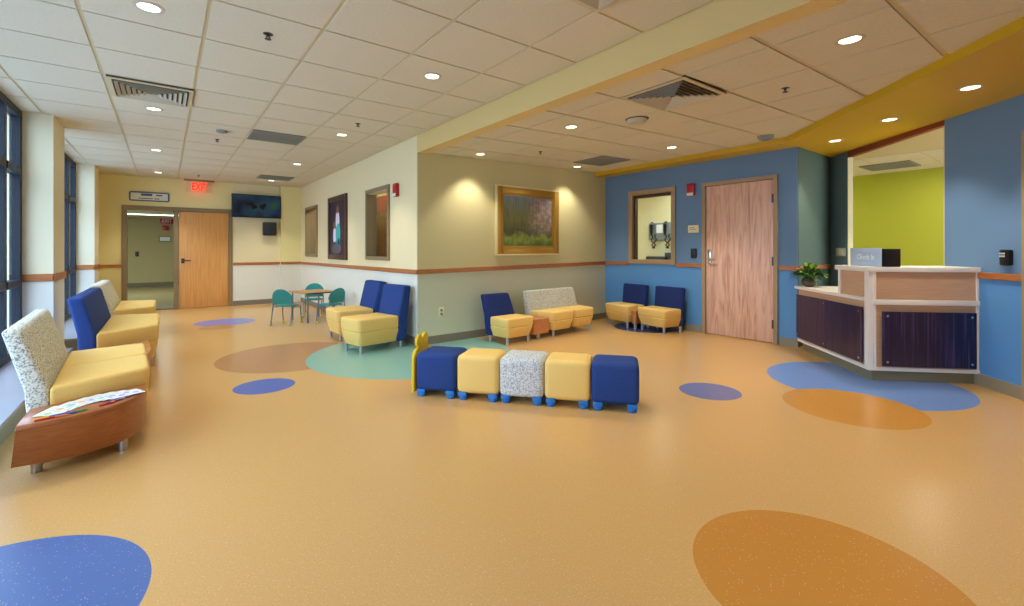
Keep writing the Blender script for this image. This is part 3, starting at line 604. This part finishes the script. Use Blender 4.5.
# ------------------------------------------------------------------ seats
def cushion(bm, x0, x1, y0, y1, z0, z1, taper=0, bev=.03, front=0):
    hexa(bm, [(x0 + taper, y0 + front, z0), (x1 - taper, y0 + front, z0), (x1 - taper, y1, z0), (x0 + taper, y1, z0), (x0, y0, z1), (x1, y0, z1), (x1, y1, z1), (x0, y1, z1)], bev, 4)
def quad(bm, xf0, xf1, xb0, xb1, y0, y1, z0, z1, inset, front, bev, rad=.06):
    """cushion block with rounded front corners: x range at the front and at the back, lower edge drawn in"""
    def ring_(a0, a1, c0, c1, ya, yb, z):
        P = [Vector((a0, ya)), Vector((a1, ya)), Vector((c1, yb)), Vector((c0, yb))]; out = []
        for k, prev, nxt in ((0, 3, 1), (1, 0, 2)):
            p = P[k]; q0 = p + (P[prev] - p).normalized() * rad; q1 = p + (P[nxt] - p).normalized() * rad
            for f in range(6):
                f /= 5; out.append(q0 * (1 - f) ** 2 + p * 2 * f * (1 - f) + q1 * f * f)
        return [(v.x, v.y, z) for v in out + [P[2], P[3]]]
    t = bmesh.new()
    A = [t.verts.new(p) for p in ring_(xf0 + inset, xf1 - inset, xb0 + inset, xb1 - inset, y0 + front, y1, z0)]; Bq = [t.verts.new(p) for p in ring_(xf0, xf1, xb0, xb1, y0, y1, z1)]; n = len(A)
    t.faces.new(A[::-1]); t.faces.new(Bq)
    for i in range(n): t.faces.new((A[i], A[(i + 1) % n], Bq[(i + 1) % n], Bq[i]))
    bmesh.ops.recalc_face_normals(t, faces=t.faces[:])
    bmesh.ops.bevel(t, geom=[e for e in t.edges if e.calc_face_angle(0) > .8], offset=bev, segments=4, profile=.5, affect='EDGES')
    merge(bm, t)
def seat(name, label, loc, rot, W=.56, D=.50, sz=.40, bz_=.75, lean=.16, fab='navy_fabric', units=1, cat='chair', th=.13, Wb=None, group=None, leg=.085, tt=.11, boff=0):
    """front faces -y; origin on the floor under the middle of the front edge"""
    t = thing(name, label, cat, (*loc, 0), rot, group); Wb = Wb or W
    seam = leg + (sz - leg) * .5
    for i in range(units):
        f0, f1 = -W / 2 + W * i / units, -W / 2 + W * (i + 1) / units; b0, b1 = boff - Wb / 2 + Wb * i / units, boff - Wb / 2 + Wb * (i + 1) / units
        bm = bm_new(); quad(bm, f0 + .003, f1 - .003, b0 + .003, b1 - .003, .0, D, seam, sz, .006, .004, .024); obj('seat_cushion', bm, 'yellow_fabric', t)
        bm = bm_new(); quad(bm, f0 + .008, f1 - .008, b0 + .008, b1 - .008, .004, D, leg, seam + .004, .04, .035, .014); obj('seat_base', bm, 'yellow_fabric', t)
    bw = Wb - .02
    pr = [(D - .02, leg), (D + th, leg), (D + th + lean * .25, sz), (D + lean + tt, bz_), (D + lean, bz_), (D + .005, sz)]
    bm = bm_new(); prism(bm, pr, boff - bw / 2, boff + bw / 2, 'x', .026, 4); obj('backrest', bm, fab, t)
    for x, y in ((-W / 2 + .065, .065), (W / 2 - .065, .065), (boff - Wb / 2 + .06, D + th * .5), (boff + Wb / 2 - .06, D + th * .5)):
        bm = bm_new(); lathe(bm, [(.019, 0), (.019, leg + .006)], x, y, 16); obj('leg', bm, 'brushed_steel', t)
    return t
G1 = 'seats along the window wall'; RW = radians(90)
# along the windows (facing +x)
seat('loveseat', 'speckled backed loveseat with yellow seats beside the table of drawings', (-.105, 4.37), RW + radians(3), 1.04, .45, .43, .765, .11, 'speckled_fabric', 2, 'loveseat', .075, 1.21, tt=.08, boff=-.145)
seat('loveseat', 'navy backed loveseat with yellow seats between two pale backed loveseats', (-.05, 6.47), RW, 1.04, .45, .435, .765, .09, 'navy_fabric', 2, 'loveseat', .11, 1.50, tt=.11, boff=-.10)
seat('loveseat', 'pale backed loveseat with yellow seats by the windows nearest the far door', (-.11, 8.56), RW, 1.04, .43, .42, .745, .12, 'speckled_fabric', 2, 'loveseat', .13, 1.40, tt=.11, boff=-.06)
# wing wall pair (facing -x)
seat('lounge_chair', 'navy backed yellow chair at the wing wall, nearer the corner', (1.70, 5.40), radians(-90 + 12), .45, .53, .40, .755, .08, Wb=.48, tt=.11, boff=.0)
seat('lounge_chair', 'navy backed yellow chair at the wing wall, nearer the children\'s table', (1.77, 6.37), radians(-90 + 2), .52, .48, .40, .755, .09, Wb=.56, tt=.11)
# back wall
seat('lounge_chair', 'navy backed yellow chair standing alone beside the wall outlet', (3.61, 4.59), radians(3), .48, .34, .335, .605, .14, 'dark_navy_fabric', 1, 'chair', .11, .46, tt=.09, boff=-.02)
seat('loveseat', 'grey speckled loveseat with yellow seats below the gold framed painting', (4.655, 4.68), radians(3), .88, .36, .345, .61, .10, 'speckled_fabric', 2, 'loveseat', .11, 1.02, tt=.09, boff=-.03)
# blue wall
seat('lounge_chair', 'navy backed yellow chair at the blue wall, nearer the corner', (5.63, 4.78), radians(-98), .54, .37, .34, .64, .03, 'dark_navy_fabric', 1, 'chair', .07, tt=.08)
seat('lounge_chair', 'navy backed yellow chair at the blue wall, nearer the oak door', (5.62, 4.13), radians(-96), .54, .37, .34, .64, .03, 'dark_navy_fabric', 1, 'chair', .07, tt=.08)
# ---- wedge tables
def wedge(label, pts, z0, z1, legs, loc=(0, 0), rot=0, wood='light_cherry_wood'):
    t = thing('side_table', label, 'table', (*loc, 0), rot)
    bm = bm_new(); prism(bm, pts, z1 - .028, z1, 'z', .005, 2); obj('table_top', bm, wood, t)
    c = Vector((sum(p[0] for p in pts) / len(pts), sum(p[1] for p in pts) / len(pts))); ins = [tuple(c + (Vector(p) - c) * .985) for p in pts]
    bm = bm_new(); prism(bm, ins, z0, z1 - .026, 'z', .004, 1); obj('apron', bm, wood, t)
    for x, y in legs:
        bm = bm_new(); lathe(bm, [(.024, 0), (.024, z0 + .004)], x, y, 18); obj('leg', bm, 'brushed_steel', t)
    return t
TZ = .333
t = thing('side_table', 'curved cherry wood table with drawings and crayons on it', 'table', (0, 0, 0))
top = [(-.587, 3.275), (-.466, 3.272), (-.384, 3.287), (-.31, 3.315), (-.243, 3.362), (-.185, 3.422), (-.143, 3.49), (-.107, 3.588), (-.093, 3.69), (-.098, 3.82), (-.50, 3.615), (-.587, 3.575)]
bot = [(-.635, 3.45), (-.49, 3.435), (-.40, 3.44), (-.33, 3.46), (-.26, 3.495), (-.20, 3.545), (-.155, 3.61), (-.12, 3.69), (-.105, 3.77), (-.11, 3.80), (-.50, 3.61), (-.635, 3.55)]
bm = bm_new(); prism(bm, top, TZ - .028, TZ, 'z', .005, 2); obj('table_top', bm, 'cherry_wood', t)
tb = bmesh.new(); A = [tb.verts.new((x, y, .072)) for x, y in bot]; Bq = [tb.verts.new((x, y, TZ - .027)) for x, y in top]; tb.faces.new(A); tb.faces.new(Bq[::-1])
for i in range(len(A)): tb.faces.new((A[i], Bq[i], Bq[(i + 1) % len(A)], A[(i + 1) % len(A)]))
bm = bm_new(); merge(bm, tb); obj('apron', bm, 'cherry_wood', t)
for x, y in ((-.555, 3.535), (-.20, 3.60)):
    bm = bm_new(); lathe(bm, [(.024, 0), (.024, .076)], x, y, 18); obj('leg', bm, 'brushed_steel', t)
wedge('cherry wood table between the near speckled loveseat and the navy loveseat', [(-.62, 5.14), (-.13, 4.93), (-.10, 5.30), (-.13, 5.84), (-.62, 5.48)], .07, .30, [(-.2, 5.1), (-.2, 5.7)])
wedge('wood wedge table between the two navy chairs at the wing wall', [(1.80, 5.80), (2.22, 5.98), (2.22, 6.03), (1.80, 6.04)], .085, .30, [(1.86, 5.92), (2.18, 6.0)])
wedge('wood wedge table between the lone navy chair and the speckled loveseat', [(3.89, 4.68), (4.18, 4.70), (4.08, 5.04), (3.89, 5.04)], .07, .27, [(4.02, 4.74), (4.0, 4.98)])
wedge('wood wedge table between the two navy chairs at the blue wall', [(5.66, 4.415), (6.0, 4.385), (6.0, 4.43), (5.66, 4.485)], .075, .27, [(5.70, 4.447), (5.96, 4.412)])
# ---- drawings and crayons on the near table
inks = ('ink_green', 'ink_peach', 'ink_teal', 'ink_peach', 'ink_lilac', 'ink_teal', 'ink_lilac')
fan_lab = ('drawing sheet at the window end of the fan, lowest of all', 'second drawing sheet of the fan counting from the window', 'third drawing sheet of the fan counting from the window', 'middle drawing sheet of the fan on the near table', 'third drawing sheet of the fan counting from the room side', 'second drawing sheet of the fan counting from the room side', 'lilac drawing sheet on top at the room side of the fan')
for i in range(7):
    f = i / 6; x = -.465 + f * .27; y = 3.455 + .12 * f + .06 * sin(pi * f); a = radians(70 - 45 * f)
    o = obj('drawing_sheet', B((-.085, .085, -.06, .06, 0, .0006)), 'paper', None, (x, y, TZ + .001 + i * .0012), a); tag(o, fan_lab[i], 'drawing', 'drawings fanned on the near table')
    bm = bm_new(); box(bm, -.06, .06, -.035, -.03, .0006, .0009)
    for k in range(4): lathe(bm, [(.017, .0006), (.017, .0009)], -.05 + k * .034, .012 * (-1) ** k, 10)
    box(bm, -.075, -.068, -.045, .045, .0006, .0009); box(bm, -.06, .05, .038, .044, .0006, .0009)
    obj('drawing', bm, inks[i], o)
cr = [('red', -.485, 3.30, 14), ('orange', -.44, 3.31, 8), ('yellow', -.495, 3.322, 28), ('blue', -.415, 3.332, 12), ('purple', -.44, 3.342, 20), ('green', -.375, 3.345, 15),
      ('red', -.255, 3.415, 30), ('yellow', -.215, 3.465, 45), ('blue', -.23, 3.45, 32), ('purple', -.20, 3.49, 25)]
lab_l = {0: 'red crayon', 1: 'orange crayon', 2: 'yellow crayon', 3: 'blue crayon', 4: 'purple crayon', 5: 'green crayon', 6: 'red crayon', 7: 'yellow crayon', 8: 'blue crayon', 9: 'purple crayon'}
for i, (c, x, y, a) in enumerate(cr):
    bm = bm_new(); tube(bm, [(-.04, 0, 0), (.032, 0, 0), (.044, 0, 0)], [.005, .005, .0015], 8)
    o = obj('crayon', bm, 'crayon_' + c, None, (x, y, TZ + .0055), radians(a)); tag(o, lab_l[i] + (' in the pile on the near table closer to the window' if i < 6 else ' in the pile at the room side of the near table'), 'crayon', 'crayons on the near table')
# ------------------------------------------------------------------ caterpillar ottomans
def ottoman(label, pf0, pf1, fab, head=False):
    a, b2 = Vector(pf0), Vector(pf1); d = (b2 - a); ang = atan2(d.y, d.x); c = (a + b2) / 2 + Vector((.637, -.771)) * .016
    t = thing('ottoman', label, 'ottoman', (c.x, c.y, 0), ang, 'caterpillar ottomans')
    h = .1755; D0 = .335
    bm = bm_new(); hexa(bm, [(-h, -.035, .05), (h, -.035, .05), (h, D0 - .035, .05), (-h, D0 - .035, .05), (-h, -.035, .355), (h, -.035, .355), (h, D0 - .035, .355), (-h, D0 - .035, .355)], .042, 6); obj('cushion', bm, fab, t)
    for x in (-.125, .125):
        for y in (.0, D0 - .075):
            bm = bm_new(); lathe(bm, [(.030, 0), (.034, .006), (.034, .024), (.030, .03)], x, y, 18); box(bm, x - .036, x + .036, y - .036, y + .032, .026, .062, .005); obj('foot', bm, 'blue_foot_plastic', t)
    if head:
        n = 14; y0, y1 = -.04, D0 - .03; m_ = (y0 + y1) / 2
        pts = [(y0, .03), (y1, .03), (y1, .32), (y1 - .03, .365)]
        def bump(cy, cz, r, a0, a1): return [(cy + r * cos(radians(a0 + (a1 - a0) * k / n)), cz + r * sin(radians(a0 + (a1 - a0) * k / n))) for k in range(n + 1)]
        pts += [(m_ + .085, .385)] + bump(m_ + .06, .432, .054, -50, 205) + [(m_, .385)] + bump(m_ - .06, .432, .054, -25, 230) + [(m_ - .085, .385), (y0 + .03, .365), (y0, .32)]
        bm = bm_new(); prism(bm, pts, -h - .028, -h - .004, 'x', .004, 2); obj('head_panel', bm, 'yellow_plastic', t, label='yellow antennae panel')
    return t
OT = []
for k in range(5):
    c_ = Vector((1.76, 3.38)).lerp(Vector((2.667, 2.287)), k / 4); d_ = Vector((.907, -1.093)).normalized() * .128; OT.append((c_ - d_, c_ + d_))
for (p, q), lb, fb, hd in zip(OT, ('navy cube ottoman with a yellow antennae head panel at one end of the row', 'yellow cube ottoman second in the row, beside the navy head cube', 'silver speckled cube ottoman in the middle of the row', 'yellow cube ottoman between the speckled cube and the end navy cube', 'navy cube ottoman at the tail end of the row, without a head panel'),
                              ('navy_fabric', 'yellow_fabric', 'silver_speckled_fabric', 'yellow_fabric', 'navy_fabric'), (1, 0, 0, 0, 0)):
    ottoman(lb, p, q, fb, hd)
# ------------------------------------------------------------------ children's table and chairs
t = thing('activity_table', 'small wood topped children\'s table with steel legs by the wing wall', 'table', (2.03, 8.34, 0), radians(12))
obj('table_top', B((-.27, .27, -.32, .32, .465, .49), bev=.008), 'table_wood', t)
obj('edge_band', B((-.272, .272, -.322, -.318, .468, .486), (-.272, .272, .318, .322, .468, .486)), 'dark_steel', t)
for x in (-.23, .23):
    for y in (-.28, .28):
        bm = bm_new(); tube(bm, [(x, y, .0), (x, y, .465)], .014); obj('leg', bm, 'blue_steel', t)
def kid_chair(label, loc, rot):
    t = thing('child_chair', label, 'chair', (*loc, 0), rot, 'teal chairs at the children\'s table')
    bm = bm_new(); n = 20
    prism(bm, [(.155 * (1 if abs(cos(a)) < .0 else 1) * math.copysign(abs(cos(a)) ** .6, cos(a)), .15 * math.copysign(abs(sin(a)) ** .6, sin(a))) for a in [2 * pi * i / 24 for i in range(24)]], .29, .312, 'z', .008, 2); obj('seat', bm, 'teal_plastic', t)
    bm = bm_new(); W_ = .165
    pts = [(-W_ * .9, .33)] + [(-W_ * .9, .36)] + [(W_ * cos(pi - pi * i / 16), .42 + .155 * sin(pi * i / 16)) for i in range(17)] + [(W_ * .9, .36), (W_ * .9, .33)]
    prism(bm, pts, .15, .168, 'y', .006, 2)
    for v in bm.verts: v.co.y += (v.co.z - .33) * .22 - 1.2 * v.co.x ** 2
    obj('backrest', bm, 'teal_plastic', t)
    for s in (-1, 1):
        bm = bm_new(); tube(bm, [(s * .155, -.15, .02), (s * .15, -.12, .275), (s * .15, .1, .28)], .009); l = obj('leg', bm, 'blue_steel', t)
        bm = bm_new(); lathe(bm, [(.02, 0), (.024, .012), (.02, .03)], s * .155, -.15, 12); obj('foot_cap', bm, 'tennis_yellow', l)
        bm = bm_new(); tube(bm, [(s * .16, .2, .02), (s * .155, .15, .28), (s * .15, .165, .40)], .009); l = obj('leg', bm, 'blue_steel', t)
        bm = bm_new(); lathe(bm, [(.02, 0), (.024, .012), (.02, .03)], s * .16, .2, 12); obj('foot_cap', bm, 'tennis_yellow', l)
    return t
kid_chair('teal child chair at the table on the side towards the windows', (1.58, 8.12), radians(140))
kid_chair('teal child chair behind the small table, facing the camera', (2.15, 8.84), radians(-20))
kid_chair('teal child chair at the small table, partly hidden by yellow seats', (2.18, 7.86), radians(-155))
# ------------------------------------------------------------------ reception desk
KX, KY = 5.115, 1.385
K = thing('reception_desk', 'white and tan reception desk with dark purple acrylic panels', 'desk', (KX, KY, 0), radians(-135))
WY = ((KX - W45) - KY) / sqrt(2) * -1 if False else (W45 - (KX - KY)) / sqrt(2) - .0     # distance from the front face to the wall
LF = 1.37                                   # length of the low front
# front is y=0, right-hand end is x=0, wall at y=WY
obj('kick_plate', B((-LF + .03, -.045, .05, WY, 0, .10)), 'kick_vinyl', K, flat=True)
bm = B((-LF, 0, 0, .03, .10, .132), (-.03, 0, .03, WY, .10, .132)); obj('base_rail', bm, 'white_laminate', K, flat=True)
bm = bm_new(); box(bm, -LF, -.03, .012, .03, .132, .728); box(bm, -.03, -.012, .03, WY, .132, .70); obj('lower_panel', bm, 'desk_laminate', K, flat=True)
bm = bm_new(); box(bm, -.07, 0, -.002, .035, .132, 1.0, .003, 1); box(bm, -.034, .002, .035, .06, .132, 1.0, .003, 1); obj('corner_post', bm, 'white_laminate', K)
obj('end_stile', B((-.03, .0, WY - .022, WY - .004, .132, 1.0)), 'white_laminate', K, flat=True)
bm = bm_new(); box(bm, -LF - .03, -.07, -.025, WY - .005, .728, .76, .006, 2); obj('counter_top', bm, 'white_laminate', K)
RL = .50
obj('mid_rail', B((-.03, .012, .03, WY - .004, .70, .745), bev=.003), 'white_laminate', K)
bm = bm_new(); box(bm, -RL, -.07, .012, .03, .76, 1.0); box(bm, -.03, -.012, .03, WY - .005, .745, 1.0); obj('upper_panel', bm, 'desk_laminate', K, flat=True)
obj('upper_stile', B((-RL - .0, -RL + .035, -.0, .032, .76, 1.0)), 'white_laminate', K, flat=True)
bm = bm_new(); box(bm, -RL - .03, .02, -.02, .36, .997, 1.042, .006, 2); box(bm, -.40, .02, .355, WY - .003, .997, 1.042, .006, 2); obj('transaction_top', bm, 'white_laminate', K)
obj('back_panel', B((-RL, -.36, .30, .32, .76, 1.0), (-.36, -.34, .32, WY - .005, .76, 1.0)), 'desk_laminate', K, flat=True)
def acrylic(x0, x1, end, both=True):
    bm = bm_new()
    if not end: box(bm, x0, x1, -.018, -.010, .15, .665, .002, 1)
    else: box(bm, .008, .016, x0, x1, .145, .640, .002, 1)
    p = obj('acrylic_panel', bm, 'purple_acrylic', K)
    for x in ((x0 + .04, x1 - .04) if both else (x1 - .04,)):
        for z in ((.19, .625) if not end else (.185, .60)):
            bm = bm_new(); a, b2 = ((x, -.026, z), (x, .014, z)) if not end else ((.024, x, z), (-.014, x, z)); tube(bm, [a, b2], .011, 14); obj('standoff', bm, 'chrome', p)
acrylic(-LF + .01, -.69, False); acrylic(-.685, -.075, False, False); acrylic(.10, WY - .035, True)
# check-in sign box and plant
t = thing('check_in_sign', 'pale blue check-in sign box with a black side on the raised counter', 'sign', (KX, KY, 1.042), radians(-135))
y0 = .10
obj('housing', B((-.46, .01, y0, y0 + .155, .002, .165), bev=.004), 'black_plastic', t)
obj('face', B((-.46, .01, y0 - .008, y0, .002, .172), bev=.002), 'desk_sign_blue', t)
obj('lettering', shift(text_bm('Check In', .075, .001), x=-.215, y=y0 - .009, z=.085), 'desk_sign_letter', t)
t = thing('potted_plant', 'leafy green plant in a bronze pot on the low counter', 'plant', (KX + .70711 * 1.20 - .70711 * .0, KY + .70711 * 1.20, .76)); 
PX, PY = -1.28, .09
a_ = radians(-135); t.scale = (.85, .85, .85); t.location = (KX + PX * cos(a_) - PY * sin(a_), KY + PX * sin(a_) + PY * cos(a_), .76)
bm = bm_new(); lathe(bm, [(.05, 0), (.085, .03), (.098, .07), (.085, .11), (.072, .122), (.066, .115)], n=28); obj('pot', bm, 'pot_bronze', t)
bm = bm_new(); lathe(bm, [(.066, .10), (.066, .112)]); obj('soil', bm, 'soil', t)
def leaves(n, seed, lmin, lmax, up):
    rnd = random.Random(seed); bm = bm_new()
    for i in range(n):
        a = rnd.uniform(0, 2 * pi); el = radians(rnd.uniform(*up)); Ln = rnd.uniform(lmin, lmax); base = Vector((.03 * cos(a), .03 * sin(a), .11 + rnd.uniform(0, .07)))
        d = Vector((cos(a) * cos(el), sin(a) * cos(el), sin(el))); s = d.cross(Vector((0, 0, 1))).normalized(); nrm = s.cross(d); stem = base + d * Ln * .4
        tube(bm, [base, stem], .0025, 5)
        w_ = Ln * .19; prof = ((0, .12), (.25, .8), (.5, 1), (.75, .7), (1, .05)); vs = []
        for f, k in prof:
            p = stem + d * Ln * .75 * f + Vector((0, 0, -.06 * f * f)); vs.append([bm.verts.new(p - s * w_ * k + nrm * .012 * k), bm.verts.new(p - nrm * .0), bm.verts.new(p + s * w_ * k + nrm * .012 * k)])
        for r0, r1 in zip(vs, vs[1:]):
            for q in (0, 1): bm.faces.new((r0[q], r0[q + 1], r1[q + 1], r1[q]))
    return bm
obj('foliage', leaves(120, 3, .10, .20, (0, 85)), 'green_leaf', t); obj('young_foliage', leaves(26, 5, .13, .22, (15, 85)), 'light_leaf', t)
# ------------------------------------------------------------------ lamps inside the rooms beyond, daylight
def area(name, loc, rot, sx, sy, e, col=(1, 1, 1)):
    l = bpy.data.lights.new(name, 'AREA'); l.shape = 'RECTANGLE'; l.size = sx; l.size_y = sy; l.energy = e; l.color = col
    o = bpy.data.objects.new(name, l); C.objects.link(o); o.location = loc; o.rotation_euler = rot; return o
for x, y, z in ((-.075, .97, HL), (1.74, .97, HL), (1.74, -1.45, HL), (3.25, -1.4, 2.43)):      # the same rows of lamps go on behind the camera
    l_ = bpy.data.lights.new('downlight_lamp', 'SPOT'); l_.energy = 16 if y > 0 else 55; l_.color = (1, .94, .83); l_.spot_size = radians(130); l_.spot_blend = .7; l_.shadow_soft_size = .07
    o_ = bpy.data.objects.new('downlight_lamp', l_); C.objects.link(o_); o_.location = (x, y, z - .03)
area('exam_lamp', (7.0, 4.6, 2.43), (0, 0, 0), .5, 1.0, 13, (1, .95, .8))
area('reception_lamp', (8.4, 1.0, 2.40), (0, 0, 0), .6, 1.6, 13, (1, .96, .82))
area('corridor_lamp', (-1.2, 15.2, 2.18), (0, 0, 0), 3, 1, 50, (1, .96, .8))
area('inner_room_lamp', (3.5, 7.5, 2.55), (0, 0, 0), .6, 2, 26, (1, .9, .75))
area('inner_room_lamp', (3.5, 10.3, 2.55), (0, 0, 0), .6, 1, 26, (1, .9, .75))
wd = bpy.data.worlds.new('World'); bpy.context.scene.world = wd; wd.use_nodes = True; nt = wd.node_tree
bg = nt.nodes['Background']
tc = nt.nodes.new('ShaderNodeTexCoord'); sx = nt.nodes.new('ShaderNodeSeparateXYZ'); nt.links.new(tc.outputs['Generated'], sx.inputs[0])
mr = nt.nodes.new('ShaderNodeMapRange'); mr.inputs['From Min'].default_value = -.12; mr.inputs['From Max'].default_value = .25; nt.links.new(sx.outputs['Z'], mr.inputs['Value'])
cr_ = nt.nodes.new('ShaderNodeValToRGB'); e = cr_.color_ramp.elements; e[0].color = lin('93a3b4'); e[1].color = lin('dce6f0'); nt.links.new(mr.outputs[0], cr_.inputs['Fac'])
nt.links.new(cr_.outputs['Color'], bg.inputs['Color']); bg.inputs['Strength'].default_value = 4.5
# ------------------------------------------------------------------ camera
cd = bpy.data.cameras.new('Camera'); cam = bpy.data.objects.new('Camera', cd); C.objects.link(cam)
cd.sensor_width = 36; cd.sensor_fit = 'HORIZONTAL'; cd.lens = 460 / 1024 * 36; cd.shift_y = -(303 - 249.5) / 1024; cd.clip_start = .02
cam.location = (0, 0, 1.2); cam.rotation_euler = (radians(90), 0, -math.atan(347 / 460))
sc = bpy.context.scene; sc.camera = cam
sc.view_settings.view_transform = 'Standard'; sc.view_settings.look = 'None'; sc.view_settings.gamma = 1; sc.view_settings.use_curve_mapping = False
sc.view_settings.exposure = 0.92
sc.cycles.max_bounces = 10; sc.cycles.diffuse_bounces = 6; sc.cycles.use_denoising = True; sc.cycles.sample_clamp_indirect = 6
